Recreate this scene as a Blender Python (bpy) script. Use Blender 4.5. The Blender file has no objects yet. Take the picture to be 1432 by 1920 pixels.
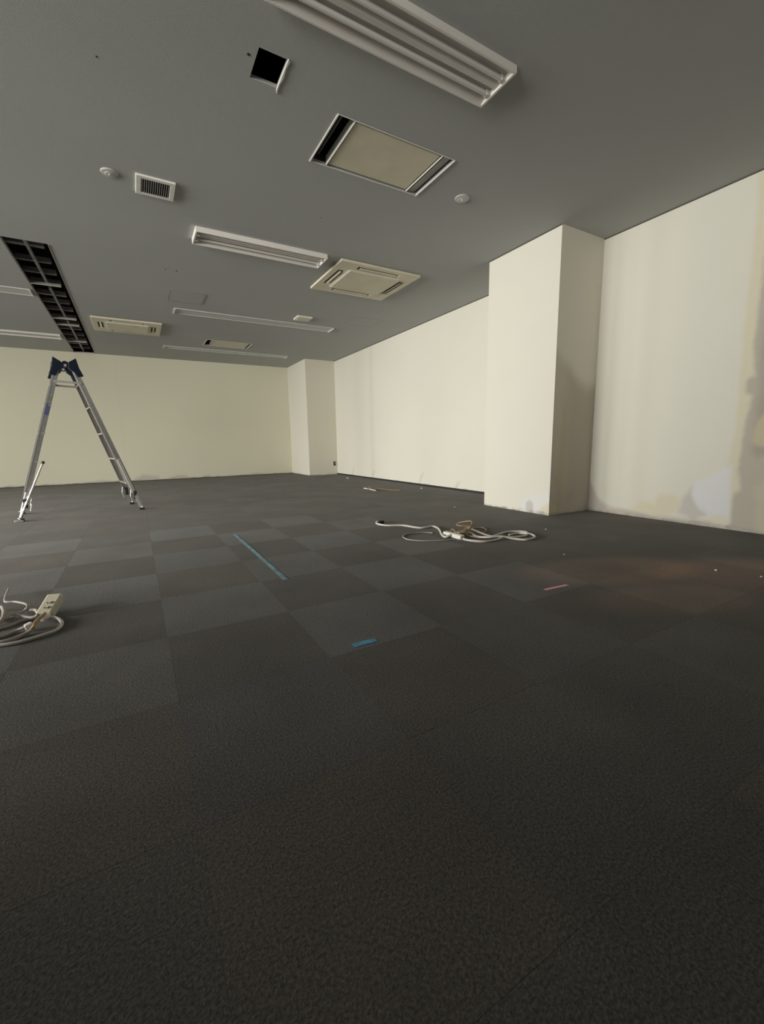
import bpy, math, random
import numpy as np
from mathutils import Vector, Matrix

# ------------------------------------------------------------------ camera
C = bpy.context.scene.collection
F_PX, YAW, PITCH, ROLL, CAM_H = 794.1265, 0.5202, -0.1628, -0.0171, 0.7618
_f = Vector((math.sin(YAW)*math.cos(PITCH), math.cos(YAW)*math.cos(PITCH), math.sin(PITCH)))
_r0 = Vector((math.cos(YAW), -math.sin(YAW), 0)); _u0 = _r0.cross(_f)
RIGHT = _r0*math.cos(ROLL) + _u0*math.sin(ROLL)
UP = -_r0*math.sin(ROLL) + _u0*math.cos(ROLL)
cd = bpy.data.cameras.new('camera'); cam = bpy.data.objects.new('camera', cd); C.objects.link(cam)
M4 = Matrix((RIGHT, UP, -_f)).transposed().to_4x4(); M4.translation = (0, 0, CAM_H)
cam.matrix_world = M4
cd.sensor_fit = 'HORIZONTAL'; cd.sensor_width = 36; cd.lens = F_PX/1432*36; cd.clip_start = .02
bpy.context.scene.camera = cam

# ------------------------------------------------------------------ world, lights, exposure
H = 2.7
LEFT_X, REAR_Y = -7.0, -1.6
sc = bpy.context.scene
w = bpy.data.worlds.new('world'); sc.world = w; w.use_nodes = True
w.node_tree.nodes['Background'].inputs[0].default_value = (.75, .86, 1, 1)
w.node_tree.nodes['Background'].inputs[1].default_value = .35
sc.view_settings.view_transform = 'Standard'; sc.view_settings.look = 'None'
sc.view_settings.gamma = 1; sc.view_settings.use_curve_mapping = False
sc.view_settings.exposure = 0.0
WINDOWS = [(-1.2, 2.0), (2.8, 4.8), (5.5, 7.5), (8.2, 9.8)]      # y ranges of the windows in the unseen left wall
WZ0, WZ1 = .85, 2.4
WPOW = [180, 112, 98, 88]
WSPREAD = [130, 80, 80, 100]
for k, (a, b) in enumerate(WINDOWS):
    ld = bpy.data.lights.new('daylight_and_fill', 'AREA'); ld.shape = 'RECTANGLE'
    ld.size = b-a; ld.size_y = WZ1-WZ0; ld.energy = WPOW[k]; ld.color = (1.0, .965, .88)
    ld.spread = math.radians(WSPREAD[k])
    lo = bpy.data.objects.new('daylight_and_fill', ld); C.objects.link(lo)
    lo.location = (LEFT_X-.25, (a+b)/2, (WZ0+WZ1)/2)
    lo.rotation_euler = Vector((1, .5 if k == 0 else 0, -.34)).to_track_quat('-Z', 'Y').to_euler()

FILL_WIN = (-6.4, -3.2)                                          # window added in the unseen rear wall for fill
ld = bpy.data.lights.new('daylight_and_fill', 'AREA'); ld.shape = 'RECTANGLE'; ld.size = FILL_WIN[1]-FILL_WIN[0]; ld.size_y = WZ1-WZ0
ld.energy = 250; ld.color = (1.0, .965, .88); ld.spread = math.radians(140)  # fill light for the camera-facing surfaces and back wall
lo = bpy.data.objects.new('daylight_and_fill', ld); C.objects.link(lo)
lo.location = (sum(FILL_WIN)/2, REAR_Y-.3, (WZ0+WZ1)/2); lo.rotation_euler = Vector((1, .85, -.25)).to_track_quat('-Z', 'Y').to_euler()

# ------------------------------------------------------------------ helpers
def ray(px, py): return _f*F_PX + RIGHT*(px-716) - UP*(py-960)
def at_z(px, py, z=0.0):
    d = ray(px, py); t = (z-CAM_H)/d.z; return Vector((0, 0, CAM_H)) + d*t
def at_x(px, py, x):
    d = ray(px, py); t = x/d.x; return Vector((0, 0, CAM_H)) + d*t
def at_y(px, py, y):
    d = ray(px, py); t = y/d.y; return Vector((0, 0, CAM_H)) + d*t
def project(p):
    d = Vector(p)-Vector((0, 0, CAM_H)); z = d.dot(_f)
    if z < .05: return None
    return 716+F_PX*d.dot(RIGHT)/z, 960-F_PX*d.dot(UP)/z

def tag(o, label=None, cat=None, group=None, kind=None):
    if label: o['label'] = label
    if cat: o['category'] = cat
    if group: o['group'] = group
    if kind: o['kind'] = kind
    return o
def thing(name, label, cat, loc=(0, 0, 0), rz=0, group=None):
    o = bpy.data.objects.new(name, None); C.objects.link(o)
    o.location = loc; o.rotation_euler = (0, 0, rz); o.empty_display_size = .1
    return tag(o, label, cat, group)
def copy_tree(o, parent=None):
    c = o.copy(); C.objects.link(c)
    if parent: c.parent = parent
    for ch in list(o.children): copy_tree(ch, c)
    return c

class MB:
    def __init__(s): s.v = []; s.f = []
    def add(s, vs, fs):
        n = len(s.v); s.v += [tuple(v) for v in vs]; s.f += [tuple(i+n for i in f) for f in fs]; return s
    def box(s, x0, x1, y0, y1, z0, z1):
        v = [(x, y, z) for z in (z0, z1) for y in (y0, y1) for x in (x0, x1)]
        return s.add(v, [(0, 2, 3, 1), (4, 5, 7, 6), (0, 1, 5, 4), (2, 6, 7, 3), (0, 4, 6, 2), (1, 3, 7, 5)])
    def bar(s, a, b, w, h, up=(0, 0, 1), w2=None, h2=None):
        a, b = Vector(a), Vector(b); d = (b-a).normalized(); up = Vector(up)
        sx = d.cross(up).normalized(); sy = sx.cross(d).normalized()
        w2 = w if w2 is None else w2; h2 = h if h2 is None else h2
        vs = [p+sx*i*ww/2+sy*j*hh/2 for p, ww, hh in ((a, w, h), (b, w2, h2)) for i, j in ((-1, -1), (1, -1), (1, 1), (-1, 1))]
        return s.add(vs, [(3, 2, 1, 0), (4, 5, 6, 7), (0, 1, 5, 4), (1, 2, 6, 5), (2, 3, 7, 6), (3, 0, 4, 7)])
    def tube(s, pts, r, n=8, r2=None):
        pts = [Vector(p) for p in pts]; m = len(pts); r2 = r if r2 is None else r2; vs = []
        prev = None
        for i, p in enumerate(pts):
            d = (pts[min(i+1, m-1)]-pts[max(i-1, 0)]).normalized()
            if prev is None:
                ref = Vector((0, 0, 1)) if abs(d.z) < .9 else Vector((1, 0, 0)); sx = d.cross(ref).normalized()
            else: sx = (prev-d*prev.dot(d)).normalized()
            prev = sx; sy = sx.cross(d).normalized(); rr = r+(r2-r)*i/(m-1)
            vs += [p+(sx*math.cos(2*math.pi*k/n)+sy*math.sin(2*math.pi*k/n))*rr for k in range(n)]
        fs = [(i*n+k, i*n+(k+1) % n, (i+1)*n+(k+1) % n, (i+1)*n+k) for i in range(m-1) for k in range(n)]
        fs += [tuple(range(n)), tuple(range((m-1)*n, m*n))[::-1]]
        return s.add(vs, fs)
    def prism(s, poly, fn0, fn1):
        n = len(poly); vs = [fn0(p) for p in poly]+[fn1(p) for p in poly]
        return s.add(vs, [tuple(range(n))[::-1], tuple(range(n, 2*n))]+[(i, (i+1) % n, n+(i+1) % n, n+i) for i in range(n)])
    def lathe(s, prof, n=24, c=(0, 0, 0)):
        m = len(prof)
        vs = [(c[0]+r*math.cos(2*math.pi*k/n), c[1]+r*math.sin(2*math.pi*k/n), c[2]+z) for r, z in prof for k in range(n)]
        fs = [(i*n+k, i*n+(k+1) % n, (i+1)*n+(k+1) % n, (i+1)*n+k) for i in range(m-1) for k in range(n)]
        fs += [tuple(range(n))[::-1], tuple(range((m-1)*n, m*n))]
        return s.add(vs, fs)
    def holed(s, x0, x1, y0, y1, z0, z1, holes):
        """slab with rectangular openings cut right through it"""
        xs = sorted({x0, x1, *[h[0] for h in holes], *[h[1] for h in holes]})
        ys = sorted({y0, y1, *[h[2] for h in holes], *[h[3] for h in holes]})
        def solid(i, j):
            if i < 0 or j < 0 or i >= len(xs)-1 or j >= len(ys)-1: return False
            cx, cy = (xs[i]+xs[i+1])/2, (ys[j]+ys[j+1])/2
            return not any(h[0] < cx < h[1] and h[2] < cy < h[3] for h in holes)
        idx = {}
        def V(i, j, k):
            if (i, j, k) not in idx: idx[(i, j, k)] = len(s.v); s.v.append((xs[i], ys[j], (z0, z1)[k]))
            return idx[(i, j, k)]
        for i in range(len(xs)-1):
            for j in range(len(ys)-1):
                if not solid(i, j): continue
                s.f.append((V(i, j, 0), V(i, j+1, 0), V(i+1, j+1, 0), V(i+1, j, 0)))
                s.f.append((V(i, j, 1), V(i+1, j, 1), V(i+1, j+1, 1), V(i, j+1, 1)))
                if not solid(i-1, j): s.f.append((V(i, j, 0), V(i, j, 1), V(i, j+1, 1), V(i, j+1, 0)))
                if not solid(i+1, j): s.f.append((V(i+1, j, 0), V(i+1, j+1, 0), V(i+1, j+1, 1), V(i+1, j, 1)))
                if not solid(i, j-1): s.f.append((V(i, j, 0), V(i+1, j, 0), V(i+1, j, 1), V(i, j, 1)))
                if not solid(i, j+1): s.f.append((V(i, j+1, 0), V(i, j+1, 1), V(i+1, j+1, 1), V(i+1, j+1, 0)))
        return s
    def build(s, name, mat, parent=None, smooth=False, bevel=0, seg=2):
        me = bpy.data.meshes.new(name); me.from_pydata(s.v, [], s.f); me.materials.append(mat); me.update()
        if smooth:
            me.polygons.foreach_set('use_smooth', [True]*len(me.polygons))
            try: me.set_sharp_from_angle(angle=math.radians(40))
            except Exception: pass
        o = bpy.data.objects.new(name, me); C.objects.link(o)
        if parent: o.parent = parent
        if bevel:
            b = o.modifiers.new('bevel', 'BEVEL'); b.width = bevel; b.segments = seg; b.limit_method = 'ANGLE'
        return o
def smooth_path(pts, n=8, closed=False):
    """Catmull-Rom through the points"""
    P = [Vector(p) for p in pts]; out = []
    m = len(P)
    for i in range(m-1):
        p0, p1, p2, p3 = P[max(i-1, 0)], P[i], P[i+1], P[min(i+2, m-1)]
        for k in range(n):
            t = k/n
            out.append(.5*((2*p1)+(-p0+p2)*t+(2*p0-5*p1+4*p2-p3)*t*t+(-p0+3*p1-3*p2+p3)*t**3))
    out.append(P[-1]); return out

# ------------------------------------------------------------------ materials
def mat(name, col, rough=.6, metal=0.0, bump=None, vary=None, spec=.5, trans=0):
    m = bpy.data.materials.new(name); m.use_nodes = True; nt = m.node_tree; b = nt.nodes['Principled BSDF']
    b.inputs['Base Color'].default_value = (*col, 1); b.inputs['Roughness'].default_value = rough
    b.inputs['Metallic'].default_value = metal; b.inputs['Specular IOR Level'].default_value = spec
    if trans: b.inputs['Transmission Weight'].default_value = trans
    tc = nt.nodes.new('ShaderNodeTexCoord')
    if vary:
        sc_, amt = vary
        n = nt.nodes.new('ShaderNodeTexNoise'); n.inputs['Scale'].default_value = sc_; n.inputs['Detail'].default_value = 4
        nt.links.new(tc.outputs['Object'], n.inputs['Vector'])
        r = nt.nodes.new('ShaderNodeValToRGB')
        r.color_ramp.elements[0].position = .3; r.color_ramp.elements[1].position = .7
        r.color_ramp.elements[0].color = (*[c*(1-amt) for c in col], 1); r.color_ramp.elements[1].color = (*[min(1, c*(1+amt)) for c in col], 1)
        nt.links.new(n.outputs['Fac'], r.inputs['Fac']); nt.links.new(r.outputs['Color'], b.inputs['Base Color'])
    if bump:
        sc_, st, dist = bump
        n2 = nt.nodes.new('ShaderNodeTexNoise'); n2.inputs['Scale'].default_value = sc_; n2.inputs['Detail'].default_value = 3
        nt.links.new(tc.outputs['Object'], n2.inputs['Vector'])
        bp = nt.nodes.new('ShaderNodeBump'); bp.inputs['Strength'].default_value = st; bp.inputs['Distance'].default_value = dist
        nt.links.new(n2.outputs['Fac'], bp.inputs['Height']); nt.links.new(bp.outputs['Normal'], b.inputs['Normal'])
    return m
CEIL = mat('ceiling_board', (.44, .45, .445), .9, bump=(220, .35, .002), vary=(.7, .03), spec=.2)
CAVITY = mat('cavity_dark', (.012, .010, .010), .95, spec=.1)
JOIST = mat('galvanised_joist', (.30, .29, .29), .6, .1, vary=(9, .3))
LAMP = mat('lamp_housing', (.77, .74, .70), .45, vary=(3, .03))
REFLECT = mat('lamp_reflector', (.66, .62, .58), .4, vary=(4, .05))
TUBE = mat('fluorescent_tube', (.62, .61, .59), .3)
BEIGE = mat('aged_plastic', (.68, .64, .50), .55, vary=(5, .06))
WHITEP = mat('white_plastic', (.80, .79, .74), .4, vary=(6, .03))
GREYP = mat('grey_louvre', (.30, .29, .28), .5, vary=(8, .1))
DARKP = mat('dark_plastic', (.02, .02, .022), .6)
ALU = mat('aluminium', (.60, .585, .57), .32, .85, vary=(20, .08), bump=(90, .1, .001))
ALUB = mat('bright_aluminium', (.62, .60, .57), .3, .6)
NAVY = mat('navy_plastic', (.002, .005, .018), .4)
BLACKR = mat('black_rubber', (.015, .02, .02), .6)
STICK = mat('blue_sticker', (.07, .08, .16), .5); STICKG = mat('grey_green_sticker', (.17, .19, .16), .5, vary=(30, .4))
CORDW = mat('white_cord', (.66, .62, .57), .5, vary=(14, .12))
CORDG = mat('grubby_cord', (.42, .38, .34), .55, vary=(14, .15))
CORDB = mat('tan_cord', (.40, .29, .14), .6, vary=(25, .2))
SOCK = mat('lamp_socket', (.55, .54, .52), .4)
DETECT = mat('detector_plastic', (.50, .50, .48), .3, vary=(15, .05))
BLUET = mat('blue_tape', (.08, .30, .48), .6, vary=(18, .35)); BLUEF = mat('faded_blue_tape', (.19, .32, .38), .7, vary=(14, .3))
PINKT = mat('pink_tape', (.85, .36, .40), .6, vary=(18, .2))
CHIP = mat('plaster_chip', (.75, .72, .66), .8, vary=(60, .1))
SLAB = mat('floor_slab', (.03, .03, .028), .9)
WINF = mat('window_frame', (.5, .5, .5), .5, .3)
PLAIN = mat('plain_wall', (.10, .085, .07), .85, bump=(200, .2, .001), spec=.2)  # unseen walls kept dark to cut bounce onto the near floor

def carpet_material():
    m = bpy.data.materials.new('carpet_pile'); m.use_nodes = True; nt = m.node_tree; N, L = nt.nodes, nt.links
    b = N['Principled BSDF']; b.inputs['Roughness'].default_value = .95; b.inputs['Specular IOR Level'].default_value = .15
    b.inputs['Sheen Weight'].default_value = .04; b.inputs['Sheen Roughness'].default_value = .4
    b.inputs['Sheen Tint'].default_value = (1, .98, .95, 1)
    tc = N.new('ShaderNodeTexCoord'); oi = N.new('ShaderNodeObjectInfo'); g = N.new('ShaderNodeNewGeometry')
    n1 = N.new('ShaderNodeTexNoise'); n1.inputs['Scale'].default_value = 170; n1.inputs['Detail'].default_value = 3; n1.inputs['Roughness'].default_value = .7
    L.new(g.outputs['Position'], n1.inputs['Vector'])
    v = N.new('ShaderNodeTexVoronoi'); v.inputs['Scale'].default_value = 250; L.new(g.outputs['Position'], v.inputs['Vector'])
    n2 = N.new('ShaderNodeTexNoise'); n2.inputs['Scale'].default_value = 2.3; n2.inputs['Detail'].default_value = 4
    L.new(g.outputs['Position'], n2.inputs['Vector'])
    mr = N.new('ShaderNodeMapRange'); mr.inputs[1].default_value = .3; mr.inputs[2].default_value = .7; mr.inputs[3].default_value = .5; mr.inputs[4].default_value = 1.5
    L.new(n1.outputs['Fac'], mr.inputs[0])
    mr2 = N.new('ShaderNodeMapRange'); mr2.inputs[1].default_value = .3; mr2.inputs[2].default_value = .7; mr2.inputs[3].default_value = .88; mr2.inputs[4].default_value = 1.12
    L.new(n2.outputs['Fac'], mr2.inputs[0])
    mu = N.new('ShaderNodeMath'); mu.operation = 'MULTIPLY'; L.new(mr.outputs[0], mu.inputs[0]); L.new(mr2.outputs[0], mu.inputs[1])
    vm = N.new('ShaderNodeVectorMath'); vm.operation = 'SCALE'; L.new(oi.outputs['Color'], vm.inputs[0]); L.new(mu.outputs[0], vm.inputs['Scale'])
    # lighter reddish patches with blurred outlines
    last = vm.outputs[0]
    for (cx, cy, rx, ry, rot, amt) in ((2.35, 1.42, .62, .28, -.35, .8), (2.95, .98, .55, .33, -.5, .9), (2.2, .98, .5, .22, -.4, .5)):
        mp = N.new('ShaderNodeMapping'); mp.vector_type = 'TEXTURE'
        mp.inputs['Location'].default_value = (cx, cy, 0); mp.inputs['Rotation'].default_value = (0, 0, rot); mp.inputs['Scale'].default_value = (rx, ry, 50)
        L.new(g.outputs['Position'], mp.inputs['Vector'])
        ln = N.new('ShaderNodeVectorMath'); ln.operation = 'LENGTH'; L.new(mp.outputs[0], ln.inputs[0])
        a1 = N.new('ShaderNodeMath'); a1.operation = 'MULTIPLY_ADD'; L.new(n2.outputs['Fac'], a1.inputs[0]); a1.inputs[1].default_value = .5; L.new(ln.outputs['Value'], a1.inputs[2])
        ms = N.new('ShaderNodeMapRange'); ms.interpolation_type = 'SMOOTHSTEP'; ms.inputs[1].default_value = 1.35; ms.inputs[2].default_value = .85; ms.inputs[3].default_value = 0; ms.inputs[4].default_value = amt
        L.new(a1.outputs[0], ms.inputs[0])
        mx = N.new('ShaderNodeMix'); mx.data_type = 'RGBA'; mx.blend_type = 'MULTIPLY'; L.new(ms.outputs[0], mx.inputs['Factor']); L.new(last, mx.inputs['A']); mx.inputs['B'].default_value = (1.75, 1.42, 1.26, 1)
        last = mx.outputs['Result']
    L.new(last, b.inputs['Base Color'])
    ad = N.new('ShaderNodeMath'); ad.operation = 'SUBTRACT'; L.new(n1.outputs['Fac'], ad.inputs[0]); L.new(v.outputs['Distance'], ad.inputs[1])
    bp = N.new('ShaderNodeBump'); bp.inputs['Strength'].default_value = .5; bp.inputs['Distance'].default_value = .0015
    L.new(ad.outputs[0], bp.inputs['Height']); L.new(bp.outputs['Normal'], b.inputs['Normal'])
    return m
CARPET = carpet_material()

def wall_material():
    m = bpy.data.materials.new('wallpaper'); m.use_nodes = True; nt = m.node_tree; N, L = nt.nodes, nt.links
    b = N['Principled BSDF']; b.inputs['Roughness'].default_value = .85; b.inputs['Specular IOR Level'].default_value = .2
    at = N.new('ShaderNodeAttribute'); at.attribute_name = 'wear_and_shade'
    L.new(at.outputs['Color'], b.inputs['Base Color'])
    g = N.new('ShaderNodeNewGeometry'); n = N.new('ShaderNodeTexNoise'); n.inputs['Scale'].default_value = 170; n.inputs['Detail'].default_value = 3
    L.new(g.outputs['Position'], n.inputs['Vector'])
    bp = N.new('ShaderNodeBump'); bp.inputs['Strength'].default_value = .3; bp.inputs['Distance'].default_value = .002
    L.new(n.outputs['Fac'], bp.inputs['Height']); L.new(bp.outputs['Normal'], b.inputs['Normal'])
    return m
WALL = wall_material()

# value noise for the wear on the walls
_rng = np.random.default_rng(7); _lat = _rng.random((256, 256))
def vnoise(x, y, s, o=0):
    x = x*s+o*17.3+100; y = y*s+o*7.7+100
    xi = np.floor(x).astype(int); yi = np.floor(y).astype(int); fx = x-xi; fy = y-yi
    fx = fx*fx*(3-2*fx); fy = fy*fy*(3-2*fy)
    g = lambda a, b: _lat[a % 256, b % 256]
    return (g(xi, yi)*(1-fx)+g(xi+1, yi)*fx)*(1-fy)+(g(xi, yi+1)*(1-fx)+g(xi+1, yi+1)*fx)*fy
def fbm(x, y, s, o=0): return (vnoise(x, y, s, o)*.5+vnoise(x, y, s*2.1, o+1)*.3+vnoise(x, y, s*4.3, o+2)*.2)*2-1
def sdf(poly, x, y):
    """signed distance, negative inside"""
    d = np.full(x.shape, 1e9); ins = np.zeros(x.shape, bool); n = len(poly)
    for i in range(n):
        ax, ay = poly[i]; bx, by = poly[(i+1) % n]; ex, ey = bx-ax, by-ay
        t = np.clip(((x-ax)*ex+(y-ay)*ey)/(ex*ex+ey*ey+1e-12), 0, 1)
        d = np.minimum(d, np.hypot(x-ax-t*ex, y-ay-t*ey))
        c = (ay > y) != (by > y)
        with np.errstate(divide='ignore', invalid='ignore'): xc = ax+(y-ay)*ex/(ey if abs(ey) > 1e-9 else 1e-9)
        ins ^= c & (x < xc)
    return np.where(ins, -d, d)
def blend(col, mask, c):
    for k in range(3): col[..., k] = col[..., k]*(1-mask)+c[k]*mask
def patch(col, u, z, poly, c, soft=.02, wob=.02, amt=1.0, s=9, o=0):
    d = sdf(poly, u, z)+fbm(u, z, s, o)*wob
    soft *= 2.2; amt *= .85; m = np.clip(.5-d/soft, 0, 1); blend(col, m*m*(3-2*m)*amt, c)

CREAM = (.735, .722, .645)
def face_grid(me_v, me_f, me_c, us, zs, pos, colf, flip=False):
    U, Z = np.meshgrid(np.array(us), np.array(zs), indexing='ij')
    col = np.zeros(U.shape+(3,)); col[:] = CREAM
    k = 1+fbm(U, Z, 1.3, 5)*.02; col *= k[..., None]
    colf(col, U, Z)
    n0 = len(me_v); nz = len(zs)
    for i, uu in enumerate(us):
        for j, zz in enumerate(zs):
            me_v.append(pos(uu, zz)); me_c.append((*np.clip(col[i, j], 0, 1), 1.0))
    for i in range(len(us)-1):
        for j in range(nz-1):
            q = (n0+i*nz+j, n0+(i+1)*nz+j, n0+(i+1)*nz+j+1, n0+i*nz+j+1)
            me_f.append(q[::-1] if flip else q)
def wall_obj(name, V, Fc, Cc):
    me = bpy.data.meshes.new(name); me.from_pydata(V, [], Fc); me.materials.append(WALL)
    a = me.color_attributes.new('wear_and_shade', 'FLOAT_COLOR', 'POINT'); a.data.foreach_set('color', np.array(Cc, dtype=np.float32).ravel())
    me.update(); o = bpy.data.objects.new(name, me); C.objects.link(o); o['kind'] = 'structure'; return o
def plain_box(V, Fc, Cc, *a):
    mb = MB().box(*a); n = len(V); V += mb.v; Fc += [tuple(i+n for i in f) for f in mb.f]; Cc += [(*CREAM, 1)]*len(mb.v)
def zs_fine(d1=.015, top=.35, d2=.08):
    return list(np.arange(0, top, d1))+list(np.linspace(top, H, int((H-top)/d2)+1))
def px_poly(pts, ax, val):
    out = []
    for p in pts:
        q = at_x(p[0], p[1], val) if ax == 0 else at_y(p[0], p[1], val)
        out.append((q.y if ax == 0 else q.x, q.z))
    return out

# ------------------------------------------------------------------ room shell
XR, XN, XF = 4.3286, 4.2009, 3.5668                 # far right wall, near right wall, pillar face
Y1, Y2, YB, YC, XC = 2.8299, 3.7562, 11.051, 9.7431, 3.5935
GREY = (.44, .41, .37); YEL = (.69, .635, .46); LILAC = (.74, .75, .80); DIRT = (.33, .31, .28)

# floor with carpet tiles
fl = tag(MB().box(LEFT_X-.2, XR+.3, REAR_Y-.2, YB+.3, -.12, -.006).build('floor', SLAB), kind='structure')
TS, TX, TY = .5, .04, .83
def tile_mb(x=0, y=0, mb=None):
    mb = mb or MB(); g, c, t = .0001, .0004, -.0058
    a, b = g, TS-g
    v = [(a, a, t), (b, a, t), (b, b, t), (a, b, t), (a, a, -.0003), (b, a, -.0003), (b, b, -.0003), (a, b, -.0003),
         (a+c, a+c, 0), (b-c, a+c, 0), (b-c, b-c, 0), (a+c, b-c, 0)]
    v = [(p[0]+x, p[1]+y, p[2]) for p in v]
    return mb.add(v, [(3, 2, 1, 0), (0, 1, 5, 4), (1, 2, 6, 5), (2, 3, 7, 6), (3, 0, 4, 7), (4, 5, 9, 8), (5, 6, 10, 9), (6, 7, 11, 10), (7, 4, 8, 11), (8, 9, 10, 11)])
rnd = random.Random(4)
cells = []
for i in range(math.floor((LEFT_X-TX)/TS), math.ceil((XR-TX)/TS)):
    for j in range(math.floor((REAR_Y-TY)/TS), math.ceil((YB-TY)/TS)):
        x, y = TX+i*TS, TY+j*TS
        if x+TS > XR+.25 or y+TS > YB+.25: continue
        vis = 0; 
        for a in (0, .25, .5):
            for b in (0, .25, .5):
                p = project((x+a, y+b, 0))
                if p and -10 < p[0] < 1442 and p[1] < 1935: vis += 1
        hidden = x > XR-.02 or (x > XN-.02 and y < Y1) or (x >= XF and Y1 < y < Y2-TS)
        cells.append((0 if (vis and not hidden) else 1, math.hypot(x+.25, y+.25), i, j, x, y))
cells.sort(); tile_me = None; rest = MB()
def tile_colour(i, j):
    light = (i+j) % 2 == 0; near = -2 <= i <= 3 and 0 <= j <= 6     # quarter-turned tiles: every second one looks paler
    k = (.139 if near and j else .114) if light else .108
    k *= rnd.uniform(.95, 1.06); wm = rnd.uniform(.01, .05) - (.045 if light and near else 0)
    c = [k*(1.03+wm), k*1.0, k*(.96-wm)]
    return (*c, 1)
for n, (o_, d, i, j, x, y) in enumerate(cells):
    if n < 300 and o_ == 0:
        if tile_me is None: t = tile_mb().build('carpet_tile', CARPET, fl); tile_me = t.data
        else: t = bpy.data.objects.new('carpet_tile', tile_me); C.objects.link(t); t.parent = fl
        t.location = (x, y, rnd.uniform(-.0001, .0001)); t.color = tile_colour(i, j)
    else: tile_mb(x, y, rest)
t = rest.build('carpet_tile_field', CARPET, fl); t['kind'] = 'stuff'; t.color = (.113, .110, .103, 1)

# ceiling with its openings
SLOT = (-.905, -.535, 5.44, YB)
HOLE = (.72, .868, 2.40, 2.60)
AC2A = (1.245, 2.125, 2.61, 3.085)
AC2B = (1.35, 2.17, 8.78, 9.25)
ce = tag(MB().holed(LEFT_X-.2, XR+.3, REAR_Y-.2, YB+.3, H, H+.02, [SLOT, HOLE, AC2A, AC2B]).build('ceiling', CEIL), kind='structure')
cv = MB().box(LEFT_X-.2, XR+.3, REAR_Y-.2, YB+.3, H+.42, H+.45)
for s in (LEFT_X-.2, XR+.28): cv.box(s, s+.02, REAR_Y-.2, YB+.3, H+.02, H+.42)
for s in (REAR_Y-.2, YB+.28): cv.box(LEFT_X-.18, XR+.28, s, s+.02, H+.02, H+.42)
cv.build('ceiling_void', CAVITY, ce)
# inside the slot: side boards, cross joists and a long runner
sb = MB().box(SLOT[0]-.03, SLOT[0]-.01, 5.3, YB, H+.02, H+.4).box(SLOT[1]+.01, SLOT[1]+.03, 5.3, YB, H+.02, H+.4)
sb.box(SLOT[0]-.03, SLOT[1]+.03, 5.40, 5.42, H+.02, H+.4).build('void_side_board', CAVITY, ce)
y = 5.72; k = 0
while y < YB-.1:
    th = .035 if k % 4 else .06
    MB().box(SLOT[0]-.008, SLOT[1]-.07, y, y+th, H+.07, H+.10).box(SLOT[0]-.008, SLOT[1]-.07, y, y+.006, H+.10, H+.12).build('joist', JOIST, ce)
    y += .40+(.05 if k % 3 == 0 else -.03); k += 1
for yy in (6.75, 8.35, 8.75, 10.0): MB().box(SLOT[0]+.0005, SLOT[1]-.06, yy, yy+.03, H+.004, H+.03).build('joist', ALU, ce)
for a, b in ((5.45, 6.9), (7.0, 8.45), (8.6, YB-.01)):
    MB().box(-.745, -.722, a, b, H+.035, H+.068).build('runner', JOIST, ce)
for x in (SLOT[0], SLOT[1]-.008):
    MB().box(x, x+.008, 5.445, YB-.01, H-.004, H+.03).build('slot_edge_strip', GREYP, ce)
# torn lip of the square hole
pl = [(.868, 2.39), (.879, 2.40), (.874, 2.45), (.880, 2.52), (.872, 2.57), (.876, 2.63), (.868, 2.61)]
MB().prism(pl, lambda p: (p[0]-.003, p[1], H-.001), lambda p: (p[0]-.001, p[1], H-.005)).build('torn_edge', WHITEP, ce)
for (px, py, r) in ((181, 106, .006), (466, 102, .009), (310, 505, .010), (331, 508, .012), (602, 408, .006)):
    q = at_z(px, py, H); MB().lathe([(r, 0), (r*.7, -.0015)], 10, (q.x, q.y, H)).build('anchor_hole', DARKP, ce)

def base_strip(col, u, z, o=0, h=.035):
    m = np.clip(.5-(z-h-fbm(u, z*2, 5, o)*.03)/.012, 0, 1)*np.clip(.55+fbm(u, z, 16, o+3)*1.4, 0, 1)
    blend(col, m, GREY)
    m = np.clip(.5-(z-.012)/.012, 0, 1)*np.clip(.4+fbm(u, z, 20, o+9)*1.6, 0, 1); blend(col, m, DIRT)

# back wall
V, Fc, Cc = [], [], []
def col_back(col, u, z):
    col[:] = col*np.array((1.03, 1.02, .91))
    base_strip(col, u, z, 3, .02)
    for a, b, h in ((-.15, .5, .13), (-1.0, -.3, .06), (.6, 1.1, .09), (2.2, 2.9, .05)):
        patch(col, u, z, [(a, -.1), (b, -.1), (b-.1, h*.7), ((a+b)/2, h), (a+.05, h*.5)], (.50, .47, .42), .03, .07, .7, 4, int(a*3)+9)
    m = np.exp(-((u+.2)/.012)**2)*.06; blend(col, m, (.5, .48, .42))
face_grid(V, Fc, Cc, np.arange(LEFT_X, XR+.04, .05), zs_fine(), lambda u, z: (u, YB, z), col_back)
plain_box(V, Fc, Cc, LEFT_X-.2, XR+.3, YB+.001, YB+.2, 0, H)
wall_obj('wall_back', V, Fc, Cc)

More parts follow.
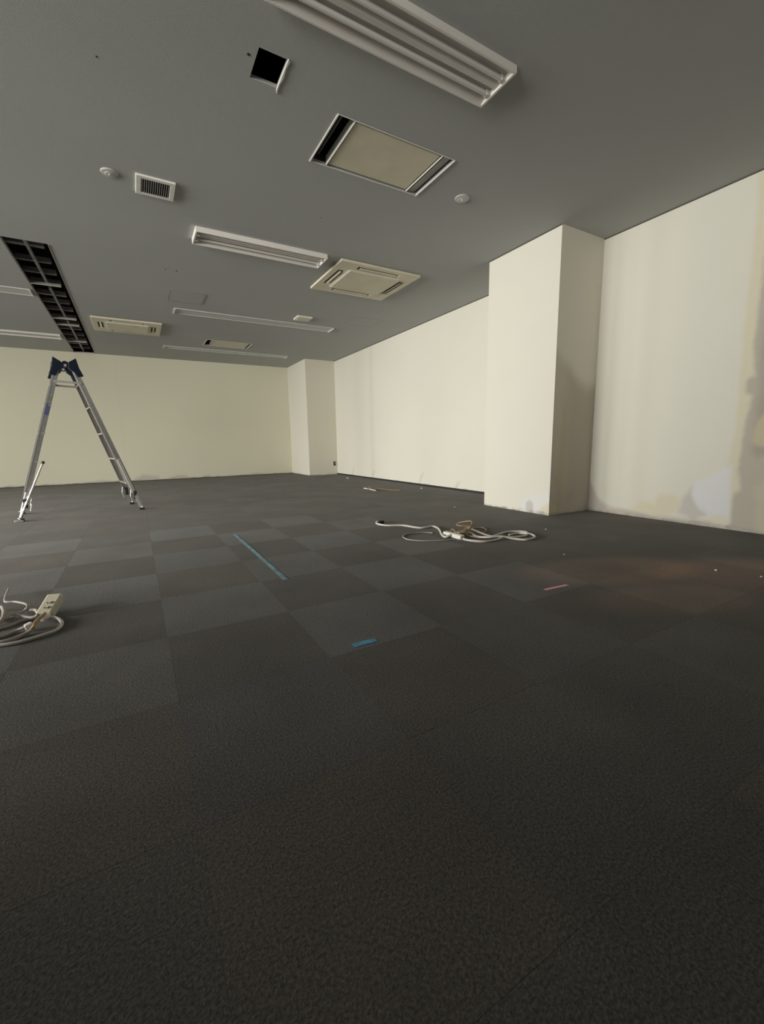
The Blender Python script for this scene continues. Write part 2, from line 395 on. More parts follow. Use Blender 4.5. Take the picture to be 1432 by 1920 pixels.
# right wall, far stretch (behind the near pillar)
V, Fc, Cc = [], [], []
def col_right(col, u, z):
    m = np.exp(-((u-7.92)/.10)**2)*.22+np.exp(-((u-8.5)/.35)**2)*.22; blend(col, m, (.52, .50, .44))  # soft vertical shading of the wall put into the colour
    m = (np.abs(u-7.86) < .012)*.25; blend(col, m, (.45, .43, .38))
    base_strip(col, u, z, 11, .015)
    for a, h in ((8.9, .26), (7.95, .2), (6.2, .22), (5.2, .16)):
        patch(col, u, z, [(a, -.05), (a+.06, -.05), (a-.02, h*.6), (a-.12, h), (a-.06, h*.5)], (.45, .42, .38), .03, .02, .55, 8, int(a))
face_grid(V, Fc, Cc, np.arange(Y2-.05, YB+.03, .03), zs_fine(), lambda u, z: (XR, u, z), col_right, True)
plain_box(V, Fc, Cc, XR+.001, XR+.2, Y1, YB+.2, 0, H)
wr = wall_obj('wall_right', V, Fc, Cc)

# right wall, near stretch with stripped wallpaper
V, Fc, Cc = [], [], []
def col_near(col, u, z):
    P = lambda pts: px_poly(pts, 0, XN)
    # faint vertical tones of the paper drops
    m = np.exp(-((u-2.33)/.10)**2)*.18; blend(col, m, (.55, .53, .42))
    m = np.exp(-((u-1.95)/.2)**2)*.15; blend(col, m, (.66, .66, .62))
    # stripped strip by the right edge: yellow paste band, then bare grey board
    patch(col, u, z, P([(1436, 300), (1423, 330), (1414, 450), (1400, 560), (1389, 690), (1379, 800), (1366, 860), (1363, 925), (1366, 990), (1432, 1010), (1500, 1020), (1560, 300)]), YEL, .02, .015, .75, 12, 1)
    patch(col, u, z, P([(1436, 460), (1427, 540), (1414, 640), (1413, 705), (1400, 712), (1398, 735), (1410, 742), (1396, 800), (1388, 850), (1381, 880), (1389, 920), (1373, 925), (1366, 1000), (1432, 1010), (1560, 1030), (1560, 440)]), GREY, .02, .015, .92, 12, 4)
    patch(col, u, z, P([(1436, 600), (1428, 660), (1424, 720), (1418, 780), (1410, 850), (1420, 856), (1500, 840), (1500, 600)]), (.30, .27, .23), .04, .02, .5, 10, 6)
    patch(col, u, z, P([(1436, 770), (1420, 790), (1408, 828), (1420, 836), (1440, 838), (1470, 780)]), (.62, .55, .37), .02, .01, .85, 12, 7)
    patch(col, u, z, P([(1432, 900), (1415, 915), (1418, 1000), (1440, 1005), (1500, 1000), (1500, 900)]), (.60, .56, .42), .03, .03, .6, 10, 8)
    # foot of the wall
    patch(col, u, z, P([(1100, 905), (1112, 915), (1120, 935), (1138, 950), (1200, 960), (1300, 975), (1372, 985), (1372, 1010), (1100, 970)]), GREY, .025, .02, .8, 9, 12)
    patch(col, u, z, P([(1103, 890), (1112, 920), (1125, 940), (1150, 950), (1165, 962), (1130, 958), (1100, 940)]), (.56, .50, .45), .02, .01, .6, 9, 13)
    patch(col, u, z, P([(1180, 958), (1195, 945), (1192, 936), (1225, 944), (1238, 930), (1262, 927), (1275, 940), (1266, 962), (1240, 968)]), YEL, .03, .02, .85, 12, 15)
    patch(col, u, z, P([(1270, 962), (1282, 930), (1298, 910), (1302, 940), (1330, 962), (1300, 975)]), (.52, .50, .47), .025, .015, .8, 12, 18)
    patch(col, u, z, P([(1294, 928), (1300, 907), (1330, 893), (1372, 872), (1368, 978), (1335, 972), (1310, 955)]), LILAC, .02, .012, .9, 10, 20)
    patch(col, u, z, P([(1330, 968), (1350, 962), (1366, 972), (1366, 984), (1335, 978)]), (.72, .68, .50), .02, .01, .7, 10, 22)
    base_strip(col, u, z, 21, .025)
face_grid(V, Fc, Cc, list(np.arange(REAR_Y, .9, .15))+list(np.arange(.9, Y1+.012, .012)), list(np.arange(0, H-.01, .014))+[H], lambda u, z: (XN, u, z), col_near, True)
plain_box(V, Fc, Cc, XN+.001, XN+.2, REAR_Y-.2, Y1, 0, H)
wall_obj('wall_right_near', V, Fc, Cc)

# near pillar: bright face towards the room, flank towards the camera, browner and darker low down
V, Fc, Cc = [], [], []
def col_pface(col, u, z):
    P = lambda pts: px_poly(pts, 0, XF)
    patch(col, u, z, P([(975, 962), (978, 935), (1000, 928), (1030, 922), (1030, 972)]), LILAC, .03, .02, .7, 9, 2)
    patch(col, u, z, P([(984, 960), (986, 942), (993, 937), (999, 945), (1000, 962)]), (.50, .48, .45), .015, .008, .8, 9, 5)
    patch(col, u, z, P([(1006, 966), (1016, 950), (1030, 945), (1030, 970)]), YEL, .02, .015, .9, 12, 3)
    base_strip(col, u, z, 31, .02)
    m = (z > H-.012)*.6; blend(col, m, (.45, .43, .38))
def col_flank(col, u, z):
    P = lambda pts: px_poly(pts, 1, Y1)
    col[:] = col*np.array((.98, .96, .93))
    patch(col, u, z, P([(1040, 655), (1050, 662), (1062, 682), (1075, 705), (1086, 718), (1100, 728), (1125, 722), (1125, 990), (1010, 990)]), (.56, .51, .43), .06, .02, .85, 6, 2)
    patch(col, u, z, P([(1066, 690), (1075, 705), (1086, 718), (1100, 728), (1125, 722), (1120, 860), (1112, 900), (1090, 930), (1062, 940), (1060, 800)]), (.44, .39, .32), .12, .03, .6, 6, 4)
    patch(col, u, z, P([(1056, 760), (1064, 745), (1060, 830), (1057, 900), (1052, 945), (1044, 960), (1040, 900), (1050, 840)]), (.56, .47, .30), .03, .02, .6, 8, 6)
    patch(col, u, z, P([(1030, 940), (1042, 950), (1046, 975), (1025, 975)]), YEL, .02, .01, .8, 8, 8)
    base_strip(col, u, z, 41, .02)
face_grid(V, Fc, Cc, list(np.arange(Y1, Y2, .0135))+[Y2], list(np.arange(0, H-.01, .014))+[H], lambda u, z: (XF, u, z), col_pface, True)
face_grid(V, Fc, Cc, list(np.arange(XF, XN, .0135))+[XN], list(np.arange(0, H-.01, .014))+[H], lambda u, z: (u, Y1, z), col_flank)
plain_box(V, Fc, Cc, XF+.001, XR+.15, Y1+.001, Y2, 0, H)
wall_obj('pillar', V, Fc, Cc)
# far pillar
V, Fc, Cc = [], [], []
cb = lambda col, u, z: base_strip(col, u, z, 51, .012)
def cb2(col, u, z): col[:] = col*np.array((.97, .95, .91)); base_strip(col, u, z, 55, .012)
face_grid(V, Fc, Cc, list(np.arange(YC, YB, .05))+[YB], zs_fine(), lambda u, z: (XC, u, z), cb, True)
face_grid(V, Fc, Cc, list(np.arange(XC, XR, .05))+[XR], zs_fine(), lambda u, z: (u, YC, z), cb2)
plain_box(V, Fc, Cc, XC+.001, XR+.15, YC+.001, YB+.1, 0, H)
wall_obj('pillar', V, Fc, Cc)

# dark strips drawn as a shadow gap along wall and ceiling
for k, a in enumerate([(XR-.006, XR, Y2, YC, H-.008, H), (XN-.006, XN, REAR_Y, Y1, H-.008, H), (XF-.006, XF, Y1, Y2, H-.008, H)]):
    tag(MB().box(*a).build('shadow_gap_%d' % (k+1), PLAIN), kind='structure')
# black strip put in as the dark gap where the far right baseboard was
tag(MB().box(XR-.012, XR, Y2, YC, 0, .028).build('base_gap_strip', BLACKR), kind='structure')

# unseen left wall with windows, rear wall
holes = [(a, b, WZ0, WZ1) for a, b in WINDOWS]
mb = MB().holed(REAR_Y-.2, YB+.2, 0, H, 0, .18, holes)
mb.v = [(LEFT_X-v[2], v[0], v[1]) for v in mb.v]
tag(mb.build('wall_left', PLAIN), kind='structure')
for k, (a, b) in enumerate(WINDOWS):
    m = MB()
    for (p, q, r, s) in ((a, b, WZ0, WZ0+.04), (a, b, WZ1-.04, WZ1), (a, a+.04, WZ0+.04, WZ1-.04), (b-.04, b, WZ0+.04, WZ1-.04), ((a+b)/2-.02, (a+b)/2+.02, WZ0+.04, WZ1-.04)):
        m.box(LEFT_X-.12, LEFT_X-.07, p, q, r, s)
    tag(m.build('window_%d' % (k+1), WINF), kind='structure')
mb = MB().holed(LEFT_X-.2, XN+.2, 0, H, 0, .2, [(*FILL_WIN, WZ0, WZ1)])
mb.v = [(v[0], REAR_Y-v[2], v[1]) for v in mb.v]
tag(mb.build('wall_rear', PLAIN), kind='structure')
a, b = FILL_WIN; m = MB()
for (p, q, r_, s) in ((a, b, WZ0, WZ0+.04), (a, b, WZ1-.04, WZ1), (a, a+.04, WZ0+.04, WZ1-.04), (b-.04, b, WZ0+.04, WZ1-.04), ((a+b)/2-.02, (a+b)/2+.02, WZ0+.04, WZ1-.04)):
    m.box(p, q, REAR_Y-.12, REAR_Y-.07, r_, s)
tag(m.build('window_5', WINF), kind='structure')  # frame of the added rear window

tag(MB().box(-2.6, -2.45, REAR_Y, 1.7, 0, 1.5).build('light_blocker', PLAIN), kind='structure')  # unseen low screen added to keep light off the near floor

# ------------------------------------------------------------------ ceiling lights
PALE = mat('pale_lamp_panel', (.57, .58, .57), .6)
def flush_lamp(x0, x1, y0, y1, label, drop=.010):
    L, W = x1-x0, y1-y0
    t = thing('ceiling_light', label, 'light', (x0, y0, H), group='fluorescent ceiling lights')
    MB().holed(0, L, 0, W, -drop, -.0005, [(.012, L-.012, .012, W-.012)]).build('housing', LAMP if drop > .015 else PALE, t)
    MB().box(.012, L-.012, .012, W-.012, -.006, -.0006).build('diffuser', PALE, t)
    MB().box(-.004, .010, .01, W-.01, -drop-.010, -drop).build('end_cap', LAMP, t)
    MB().box(L-.010, L+.004, .01, W-.01, -drop-.008, -drop).build('end_cap', LAMP, t)
    return t
def lamp(x0, x1, y0, y1, label, drop=.04):
    L, W = x1-x0, y1-y0
    t = thing('ceiling_light', label, 'light', (x0, y0, H), group='fluorescent ceiling lights')
    prof = [(.006, -.001), (.006, -drop), (.014, -drop), (.045, -.008), (W*.5-.035, -.006), (W*.5-.012, -.026), (W*.5+.012, -.026), (W*.5+.035, -.006), (W-.045, -.008), (W-.014, -drop), (W-.006, -drop), (W-.006, -.001)]
    n = len(prof); m = MB()
    m.add([(0.006, p[0], p[1]) for p in prof]+[(L-.006, p[0], p[1]) for p in prof],
          [(i, i+1, n+i+1, n+i) for i in range(n-1)])
    m.build('reflector', REFLECT, t)
    h = MB().box(0, L, 0, .013, -drop-.002, 0).box(0, L, W-.013, W, -drop-.002, 0).box(0, .014, .013, W-.013, -drop-.002, 0).box(L-.014, L, .013, W-.013, -drop-.002, 0)
    h.build('housing', LAMP, t, bevel=.002)
    for yy in (W*.29, W*.71):
        for xx, s in ((.014, 1), (L-.014, -1)):
            MB().box(min(xx, xx+s*.028), max(xx, xx+s*.028), yy-.014, yy+.014, -drop-.001, -.008).build('lamp_socket', SOCK, t, bevel=.003)
        MB().tube([(.04, yy, -.024), (L-.04, yy, -.024)], .0125, 12).build('fluorescent_tube', TUBE, t, smooth=True)
    return t
lamp(.67, 1.925, 1.855, 2.125, 'twin tube ceiling light nearest the camera, cut off by the top edge', .035)
lamp(.655, 1.925, 4.405, 4.685, 'short white twin tube ceiling light beside the four way air conditioner panel', .045)
flush_lamp(.675, 3.13, 7.0, 7.26, 'long pale ceiling light behind the ceiling hatch outline, parallel to back wall', .012)
flush_lamp(.675, 3.14, 9.6, 9.82, 'long pale ceiling light closest to the back wall, right of the open slot', .012)
flush_lamp(-3.4, -.94, 7.0, 7.26, 'ceiling light ending at the left side of the open slot, nearer one', .012)
flush_lamp(-3.4, -.94, 9.46, 9.74, 'ceiling light ending at the left side of the open slot, nearer the back wall', .03)

# ------------------------------------------------------------------ air conditioners
def two_way(r, label, lw, rw, deep):
    x0, x1, y0, y1 = r; L, W = x1-x0, y1-y0
    t = thing('air_conditioner', label, 'air conditioner', (x0, y0, H))
    f = MB()
    f.box(-.009, -.0005, -.006, W+.006, -.007, -.0005).box(L+.0005, L+.007, -.006, W+.006, -.006, -.0005)
    f.box(-.0005, L+.0005, -.006, -.0005, -.003, -.0005).box(-.0005, L+.0005, W+.0005, W+.006, -.003, -.0005)
    f.build('frame', WHITEP, t)
    fb = MB().box(.001, L-.001, .001, W-.001, .14, .15).box(.0005, .004, .001, W-.001, .021, .14).box(L-.004, L-.0005, .001, W-.001, .021, .14)
    fb.box(.004, L-.004, .0005, .004, .021, .14).box(.004, L-.004, W-.004, W-.0005, .021, .14)
    fb.build('duct', DARKP, t)
    MB().box(lw, L-rw, .016, W-.016, deep, deep+.02).build('access_panel', BEIGE, t, bevel=.003)
    MB().box(lw-.014, lw-.010, .006, W-.006, deep-.006, deep+.05).build('louvre', WHITEP, t)
    MB().box(lw*.42, lw*.42+.006, .006, W-.006, .05, .10).build('louvre', GREYP, t)
    MB().box(L-rw+.012, L-rw+.016, .006, W-.006, deep-.006, deep+.04).build('louvre', WHITEP, t)
    MB().add([(L-rw+.03, .006, .004), (L-rw+.03, W-.006, .004), (L-.014, W-.006, .016), (L-.014, .006, .016), (L-rw+.03, .006, .008), (L-rw+.03, W-.006, .008), (L-.014, W-.006, .020), (L-.014, .006, .020)],
             [(0, 1, 2, 3), (7, 6, 5, 4), (0, 4, 5, 1), (1, 5, 6, 2), (2, 6, 7, 3), (3, 7, 4, 0)]).build('louvre', GREYP, t)
    return t
two_way(AC2A, 'rectangular recessed air conditioner with flat beige panel and dark slots, between the two nearest lights', .125, .11, .004)
two_way(AC2B, 'small distant recessed air conditioner with dark left slot and pale panel, near back wall', .12, .08, .006)

def four_way(x0, x1, y0, y1, label, drop=.03):
    L, W = x1-x0, y1-y0
    t = thing('air_conditioner', label, 'air conditioner', (x0, y0, H))
    b, sw = .070, .075
    sl = [(b, b+sw, .24, W-.24), (L-b-sw, L-b, .24, W-.24), (.24, L-.24, b, b+sw), (.24, L-.24, W-b-sw, W-b)]
    MB().holed(0, L, 0, W, -drop, -.004, sl).build('panel', BEIGE, t, bevel=.004)
    MB().box(.01, L-.01, .01, W-.01, -.004, -.0005).build('backplate', DARKP, t)
    for i, s in enumerate(sl):
        cx, cy = (s[0]+s[1])/2, (s[2]+s[3])/2
        m = MB()
        if i < 2: m.bar((cx, s[2]+.03, -drop+.002), (cx, s[3]-.03, -drop+.002), .024, .004, up=(.35 if i == 0 else -.35, 0, 1))
        else: m.bar((s[0]+.03, cy, -drop+.002), (s[1]-.03, cy, -drop+.002), .024, .004, up=(0, .35, 1))
        m.build('louvre', BEIGE, t)
    g0 = .185
    MB().box(g0, L-g0, g0, W-g0, -drop-.012, -drop).build('intake_grille', BEIGE, t, bevel=.006)
    for (a, c, d, e) in ((g0-.012, g0-.004, g0, W-g0), (L-g0+.004, L-g0+.012, g0, W-g0), (g0, L-g0, g0-.012, g0-.004)):
        MB().box(a, c, d, e, -drop-.005, -drop-.0003).build('grille_rib', WHITEP, t)
    return t
four_way(2.085, 3.10, 4.405, 5.34, 'square beige ceiling air conditioner with four louvred slots, right of the short light')
four_way(-.39, .56, 7.92, 8.76, 'distant beige ceiling air conditioner panel just right of the open slot')

# ------------------------------------------------------------------ other ceiling fittings
t = thing('ceiling_vent', 'square white framed vent grille with dark slats on ceiling', 'vent', (.19, 3.795, H))
VW = .262
MB().holed(0, VW, 0, VW, -.016, -.0005, [(.036, VW-.036, .036, VW-.036)]).build('frame', WHITEP, t, bevel=.004)
MB().box(.036, VW-.036, .036, VW-.036, -.004, -.0006).build('duct', DARKP, t)
for k in range(13):
    x = .036+(k+.5)*(VW-.072)/13
    MB().bar((x, .036, -.010), (x, VW-.036, -.010), .003, .010, up=(.25, 0, 1)).build('slat', GREYP, t)

t = thing('ceiling_hatch', 'thin outline of a closed ceiling hatch in front of the long pale light', 'hatch', (.565, 6.235, H))
def rrect(x0, x1, y0, y1, r, n=5):
    out = []
    for cx, cy, a0 in ((x1-r, y1-r, 0), (x0+r, y1-r, 90), (x0+r, y0+r, 180), (x1-r, y0+r, 270)):
        for k in range(n+1):
            a = math.radians(a0+90*k/n); out.append((cx+r*math.cos(a), cy+r*math.sin(a)))
    return out
def ring(mb, po, pi, z0, z1):
    n = len(po)
    mb.add([(p[0], p[1], z0) for p in po]+[(p[0], p[1], z0) for p in pi]+[(p[0], p[1], z1) for p in po]+[(p[0], p[1], z1) for p in pi],
           [f for i in range(n) for j in [(i+1) % n] for f in ((i, n+i, n+j, j), (2*n+i, 2*n+j, 3*n+j, 3*n+i), (i, j, 2*n+j, 2*n+i), (n+j, n+i, 3*n+i, 3*n+j))])
    return mb
ring(MB(), rrect(0, .44, 0, .475, .05), rrect(.018, .422, .018, .457, .04), -.003, -.0005).build('frame', GREYP, t)
MB().prism(rrect(.020, .420, .020, .455, .038), lambda p: (p[0], p[1], -.003), lambda p: (p[0], p[1], -.0006)).build('hatch_panel', CEIL, t)
t = thing('ceiling_hatch', 'barely visible hatch outline on ceiling near the right wall', 'hatch', (3.18, 6.25, H))
ring(MB(), rrect(0, .5, 0, .45, .01), rrect(.006, .494, .006, .444, .008), -.002, -.0005).build('frame', GREYP, t)
MB().box(.008, .492, .008, .442, -.0015, -.0006).build('hatch_panel', CEIL, t)

def detector(px, py, r, label, name='smoke_detector', dome=.003):
    q = at_z(px, py, H-.01)
    t = thing(name, label, 'detector', (q.x, q.y, H))
    MB().lathe([(r, 0), (r, -.004), (r*.93, -.008), (r*.72, -.009), (r*.6, -.011)], 28).build('base', DETECT, t, smooth=True)
    MB().lathe([(r*.55, -.011), (r*.52, -.011-dome*.6), (r*.36, -.011-dome), (r*.12, -.011-dome)], 24).build('dome', DETECT, t, smooth=True)
    MB().lathe([(r*.10, -.0112-dome), (r*.08, -.015-dome)], 10).build('sensor', WHITEP, t)
    return t
detector(205, 326, .055, 'round grey detector on ceiling beside the square vent grille')
detector(866, 374, .058, 'round grey detector on ceiling right of the recessed air conditioner')
t = thing('ceiling_speaker', 'small square plate on ceiling above the long pale light', 'speaker', (2.34, 6.56, H))
MB().box(0, .24, 0, .22, -.022, -.0005).build('housing', WHITEP, t, bevel=.006)
MB().box(.03, .21, .03, .19, -.026, -.0222).build('cover', BEIGE, t, bevel=.002)

# ------------------------------------------------------------------ stepladder
a0 = math.atan2(.19, 1.14)
lad = thing('stepladder', 'aluminium stepladder with navy plastic hinges standing open before the back wall', 'ladder', (-.56, 5.835, 0), a0)
FW, TW, SP, ZT = .64, .34, .575, 1.64       # foot width, top width, half spread, rail top height
def railp(side, far, z, zt=ZT):
    k = 1-z/zt; u = side*(.075+(SP-.075)*k)
    v0 = (FW-TW)/2*(1-k); v = v0 if not far else FW-v0
    return Vector((u, v, z))
for side in (-1, 1):
    for far in (0, 1):
        p0, p1 = railp(side, far, .22), railp(side, far, ZT-.03)
        s = -1 if far else 1
        d = (p1-p0).normalized(); nrm = Vector((0, 1, 0))
        m = MB().bar(p0, p1, .052, .004, up=(0, 1, 0))
        side_v = d.cross(Vector((0, 1, 0))).normalized()
        for q in (-1, 1): m.bar(p0+side_v*q*.026+Vector((0, s*.012, 0)), p1+side_v*q*.026+Vector((0, s*.012, 0)), .003, .024, up=(0, 1, 0))
        m.build('rail', ALU, lad)
        if far == 0:
            off = Vector((0, -.004, 0)); mid = side_v*(.018 if side > 0 else .018)
            MB().bar(p0+off+mid, p1+off+mid, .007, .004, up=(0, 1, 0)).build('rail_highlight', ALUB, lad)  # brighter strip laid on as the rail's highlight
        # extension leg with foot
        q0, q1 = railp(side, far, .03), railp(side, far, .62 if side > 0 else .30)
        fo = Vector((0, s*-.010, 0))
        leg = MB().bar(q0+fo, q1+fo, .032, .016, up=(0, 1, 0)).build('extension_leg', ALUB if far == 0 else ALU, lad, bevel=.003)
        MB().bar(q0+fo+Vector((-.026, 0, -.015)), q0+fo+Vector((.030, 0, -.015)), .042, .028, up=(0, 0, 1)).build('rubber_foot', BLACKR, leg, bevel=.005)
        MB().lathe([(.016, 0), (.016, .012), (.008, .018)], 12, tuple(q0+fo+Vector((side*.01, -.02, -.002)))).build('foot_pin', ALUB, leg)
        # lever lock
        c = railp(side, far, .20)
        MB().box(c.x-.020, c.x+.022, c.y-.020, c.y+.018, c.z-.065, c.z+.035).build('lock_lever', BLACKR, lad, bevel=.01)
        MB().tube([c+Vector((-side*.035, -.02, -.10)), c+Vector((-side*.052, -.02, -.03)), c+Vector((-side*.040, -.02, .05))], .0035, 6).build('lock_handle', ALUB, lad)
    for z in (.32, .62, .92, 1.22, 1.47):
        p, q = railp(side, 0, z), railp(side, 1, z)
        MB().bar(p+Vector((0, .005, 0)), q-Vector((0, .005, 0)), .055, .018, up=(0, 0, 1)).build('step', ALU, lad, bevel=.003)
        e = p+Vector((-side*.022, -.004, .0)); MB().bar(e+Vector((-.014, 0, .003)), e+Vector((.014, 0, -.003)), .008, .013).build('step_rivet', ALUB, lad)
    # plastic hinge shell on each side of the top
    for far in (0, 1):
        c = railp(side, far, ZT-.06)
        v = c.y
        top = [(side*.030, ZT+.055), (side*.105, ZT+.105), (side*.125, ZT-.0), (side*.158, ZT-.085), (side*.098, ZT-.095), (side*.068, ZT-.045), (side*.022, ZT-.005)]
        MB().prism(top, lambda p: (p[0], v-.026, p[1]), lambda p: (p[0], v+.026, p[1])).build('hinge_cover', NAVY, lad, bevel=.006)
for far in (0, 1):
    v = railp(1, far, ZT).y
    MB().tube([(0, v-.03, ZT+.035), (0, v+.03, ZT+.035)], .032, 14).build('hinge_pivot', NAVY, lad, smooth=True)
    MB().tube([(0, v-.034, ZT+.02), (0.0, v-.030, ZT+.02)], .014, 10).build('pivot_bolt', ALUB, lad)
    p, q = railp(-1, far, ZT-.155), railp(1, far, ZT-.165)
    o_ = Vector((0, -.014 if not far else .014, 0))
    MB().bar(p+o_, q+o_, .022, .006, up=(0, 1, 0)).build('spreader_bar', GREYP, lad)
# stickers on the left rail
for z, h, m_ in ((1.28, .09, STICKG), (1.12, .12, STICK)):
    p, q = railp(-1, 0, z), railp(-1, 0, z+h); o_ = Vector((0, -.004, 0))
    MB().bar(p+o_, q+o_, .045, .002, up=(0, 1, 0)).build('sticker', m_, lad)
# swung-out stabiliser pole at the left foot
inv = Matrix.Translation((-.56, 5.835, 0)) @ Matrix.Rotation(a0, 4, 'Z'); inv = inv.inverted()
b0 = inv @ at_y(37, 974, 5.72); b0.z = .02; b1 = inv @ at_y(80, 868, 5.80)
st = MB().tube([b0, b1], .0095, 10).build('stabiliser_pole', ALUB, lad, smooth=True)
dd = (b1-b0).normalized()
MB().tube([b1-dd*.01, b1+dd*.02], .016, 10).build('end_cap', BLACKR, st)
MB().box(b0.x-.045, b0.x+.03, b0.y-.022, b0.y+.022, 0.0008, .016).build('stabiliser_foot', ALUB, st, bevel=.004)
for k in (.10, .17, .24): MB().tube([b0+dd*k, b0+dd*(k+.022)], .014, 10).build('collar', ALUB, st)

# ------------------------------------------------------------------ cords on the floor
def cord(name, pts, r, m, parent=None, crop=None, n=6):
    P = []
    for p in pts:
        x, y = p[0], p[1]; z = (p[2] if len(p) > 2 else 0)+r+.0008
        if crop: x, y = crop[0]+x/crop[2], crop[1]+y/crop[2]
        P.append(at_z(x, y, z))
    return MB().tube(smooth_path(P, n), r, 8).build(name, m, parent, smooth=True)
CR = (680, 940, 3.978)
def local(parent):                       # keep parts at world coordinates under an Empty at the thing's base
    for ch in parent.children: ch.matrix_parent_inverse = parent.matrix_world.inverted()
base = at_z(845, 1004)
t = thing('extension_cord', 'off-white extension cord with long multi-socket bar in loops before the near pillar', 'cord', base)
pr = []
pr.append(cord('cable', [(125, 150, .01), (104, 154), (108, 167), (180, 180), (300, 180), (430, 198), (520, 187), (565, 205), (590, 250), (620, 265), (680, 240, .02), (760, 222, .012), (800, 235), (850, 262), (930, 268, .008), (1030, 262, .012), (1120, 278), (1220, 286), (1283, 268), (1262, 249), (1225, 240, .006), (1160, 238), (1090, 250)], .0085, CORDW, t, CR))
pr.append(cord('cable', [(748, 281), (800, 292), (900, 300), (980, 290), (1060, 268, .006), (1150, 266), (1210, 256), (1228, 240), (1208, 228), (1140, 224), (1060, 231), (1000, 250, .01), (940, 268), (860, 266), (800, 262)], .0085, CORDW, t, CR))
pr.append(cord('cable', [(1040, 270), (950, 258), (880, 235, .012), (820, 210, .02), (780, 205, .014), (730, 232)], .0075, CORDG, t, CR))
A, B = at_z(680+612/3.978, 940+236/3.978, .018), at_z(680+745/3.978, 940+270/3.978, .018)
bar_ = MB().bar(A, B, .046, .034).build('socket_bar', WHITEP, t, bevel=.007)
d = (B-A)/5
for k in range(4):
    c = A+d*(k+.9)+Vector((0, 0, .0172)); e = (B-A).normalized(); f_ = Vector((-e.y, e.x, 0))
    for s in (-1, 1): MB().bar(c+e*s*.006-f_*.004, c+e*s*.006+f_*.004, .002, .001).build('socket_slot', DARKP, bar_)
c = at_z(680+135/3.978, 940+154/3.978, .016)
MB().box(c.x-.03, c.x+.03, c.y-.017, c.y+.017, .001, .03).build('plug', BLACKR, t, bevel=.006)
local_list = [t]
base = at_z(885, 988)
t = thing('cable_tangle', 'tangled thin tan cable lying behind the white socket bar', 'cable', base)
cord('cable', [(655, 218, .0), (668, 208, .02), (690, 222, .03), (740, 214, .02), (770, 200, .03), (800, 188, .06), (812, 160, .07), (800, 147, .06), (745, 153, .04), (698, 168, .02), (720, 182, .03), (775, 184, .03), (800, 200, .02), (830, 200), (890, 196), (920, 214), (905, 230), (860, 240)], .0048, CORDB, t, CR)
cord('cable', [(700, 240, .01), (750, 228, .03), (770, 190, .05), (790, 178, .06), (808, 196, .03), (760, 228, .02), (780, 250, .01), (800, 262)], .0048, CORDB, t, CR)
cord('cable', [(520, 236), (470, 232), (400, 235), (325, 246), (298, 262), (330, 282), (400, 292), (480, 295), (600, 292), (690, 284), (740, 286)], .0045, CORDG, t, CR)
cord('cable', [(690, 228, .02), (720, 236, .03), (770, 236, .02), (830, 250), (860, 268)], .0045, CORDB, t, CR)
local_list.append(t)

CL = (0, 1040, 7.16)
base = at_z(60, 1175)
t = thing('extension_cord', 'grubby coiled extension cord with triple-tap block at the left edge', 'cord', base)
cord('cable', [(560, 880, .012), (640, 842, .006), (710, 838), (800, 872), (832, 920), (790, 985), (690, 1040), (500, 1105), (250, 1175), (0, 1215), (-300, 1235), (-650, 1180), (-800, 1050), (-700, 900), (-400, 800)], .0070, CORDW, t, CL)
cord('cable', [(455, 960, .02), (420, 1010, .01), (330, 1065), (180, 1130), (0, 1175), (-250, 1185), (-520, 1120), (-600, 1000), (-450, 860), (-200, 770), (0, 700, .02), (50, 760, .03), (30, 850, .02), (-40, 950), (-200, 1040)], .0070, CORDG, t, CL)
cord('cable', [(330, 975, .012), (200, 1030), (0, 1105), (-220, 1130), (-420, 1040), (-400, 900), (-200, 820), (0, 880, .01), (160, 800, .02), (250, 815, .01), (400, 845, .006), (480, 830, .01), (508, 790, .02), (480, 745, .02), (415, 742)], .0070, CORDG, t, CL)
cord('cable', [(430, 850), (250, 905), (80, 970), (-120, 1010), (-300, 960)], .0070, CORDG, t, CL)
cord('cable', [(115, 462, .03), (80, 540, .05), (62, 610, .05), (85, 635, .05), (200, 632, .05), (330, 655, .05), (372, 690, .04), (330, 745, .02), (240, 800, .01), (120, 850)], .0050, CORDG, t, CL)
cord('cable', [(600, 790, .03), (560, 830, .03), (500, 880, .03), (465, 930, .03), (450, 985, .02)], .0070, CORDB, t, CL)
A, B = at_z(330/7.16, 1040+985/7.16, .018), at_z(445/7.16, 1040+930/7.16, .026)
MB().bar(A, B, .030, .026).build('plug', WHITEP, t, bevel=.007)
bl = at_z(628/7.16, 1040+735/7.16, .034)
tap = MB().bar(bl+Vector((-.006, -.03, -.020)), bl+Vector((.03, .075, .034)), .066, .040).build('tap_block', BEIGE, t, bevel=.008)
dv = Vector((.036, .105, .054)).normalized()
for k in (.03, .06):
    c = bl+Vector((-.006, -.03, -.020))+dv*k+Vector((0, -.010, .022))
    for s in (-1, 1): MB().box(c.x+s*.008-.001, c.x+s*.008+.001, c.y-.006, c.y+.006, c.z-.003, c.z+.002).build('socket_slot', DARKP, tap)
local_list.append(t)

CF = (520, 620, 3.2545)
base = at_z(690, 913)
t = thing('cut_cable', 'stub of tan cable rising from the carpet beside the far right wall', 'cable', base)
cord('cable', [(528, 960), (550, 952), (575, 960), (640, 966), (690, 972), (745, 974)], .0055, CORDB, t, CF)
cord('cable', [(552, 960, 0), (551, 960, .05), (549, 962, .10), (556, 966, .15)], .007, CORDB, t, CF)
cord('cable', [(528, 962), (560, 966), (600, 976)], .010, CORDW, t, CF)
local_list.append(t)
bpy.context.view_layer.update()
for t in local_list: local(t)

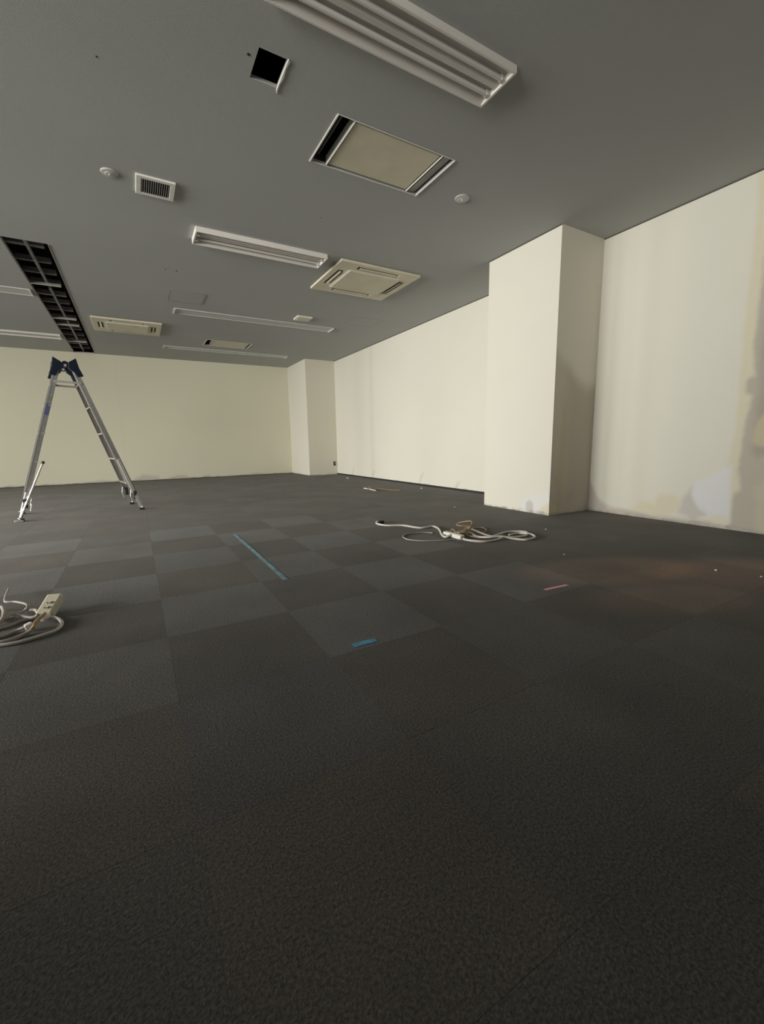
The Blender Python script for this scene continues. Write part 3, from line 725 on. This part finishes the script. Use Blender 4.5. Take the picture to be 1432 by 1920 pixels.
# ------------------------------------------------------------------ small things on floor and wall
def flat_strip(name, label, cat, quad, m, h=.0006, ragged=.0018, n=10):
    a, b, w_ = quad; a, b = at_z(*a), at_z(*b); e = (b-a).normalized(); f_ = Vector((-e.y, e.x, 0)); rr = random.Random(len(label))
    L_, R_ = [], []
    for k in range(n+1):
        p = a+(b-a)*k/n
        L_.append(p+f_*(w_/2+rr.uniform(-1, 1)*ragged)); R_.append(p-f_*(w_/2+rr.uniform(-1, 1)*ragged))
    mb = MB()
    for k in range(n):
        q = [L_[k], L_[k+1], R_[k+1], R_[k]]
        mb.add([Vector((p.x, p.y, .0006)) for p in q]+[Vector((p.x, p.y, .0010+h)) for p in q], [(0, 1, 2, 3), (7, 6, 5, 4), (0, 4, 5, 1), (1, 5, 6, 2), (2, 6, 7, 3), (3, 7, 4, 0)])
    return tag(mb.build(name, m), label, cat)
flat_strip('floor_tape', 'long faded blue tape strip on carpet pointing away from the camera', 'tape', ((440, 1002), (536, 1087), .026), BLUEF)
flat_strip('floor_tape', 'short bright blue tape piece on the carpet near the middle', 'tape', ((662, 1211), (705, 1200), .030), BLUET)
flat_strip('floor_tape', 'short pink tape piece on the carpet right of the middle', 'tape', ((1021, 1106), (1064, 1097), .022), PINKT)
for (px, py, r, lb) in ((1342, 1070, .008, 'white plaster chip on carpet nearest the right edge'), (1057, 1040, .0055, 'tiny white plaster chip on carpet beyond the pink tape'),
                        (1023, 993, .007, 'tiny plaster chip on carpet near the foot of the near pillar'), (1427, 1082, .006, 'tiny plaster chip on carpet cut close by the right edge'),
                        (652, 897, .03, 'thin pale scrap on carpet by the far right wall near the far pillar'), (790, 916, .02, 'small white plug stub on carpet at the far right wall'),
                        (852, 951, .008, 'tiny pale crumb on carpet between the loops and the far wall')):
    q = at_z(px, py); mb = MB(); rr = random.Random(px)
    fl_ = .6 if r > .015 else 1
    vs = [Vector((q.x+r*math.cos(a)*rr.uniform(.7, 1.2), q.y+r*math.sin(a)*rr.uniform(.7, 1.2), .0008)) for a in [k*math.pi/3 for k in range(6)]]
    vs += [Vector(((v.x-q.x)*.6+q.x, (v.y-q.y)*.6+q.y, .0008+r*fl_*rr.uniform(.7, 1))) for v in vs[:6]]
    mb.add(vs, [(5, 4, 3, 2, 1, 0), (6, 7, 8, 9, 10, 11)]+[(i, (i+1) % 6, 6+(i+1) % 6, 6+i) for i in range(6)])
    tag(mb.build('plaster_chip', CHIP), lb, 'debris')
# open outlet box on the far pillar
q = at_y(627, 869, YC)
t = thing('wall_outlet', 'small dark open outlet low on the far pillar flank', 'outlet', (q.x, YC, q.z))
MB().box(-.035, .035, -.006, -.0005, -.055, .055).build('back_box', GREYP, t, bevel=.002)
MB().box(-.022, .022, -.012, -.0062, -.045, -.006).build('socket', DARKP, t); MB().box(-.024, .010, -.012, -.0062, .004, .046).build('socket', DARKP, t)
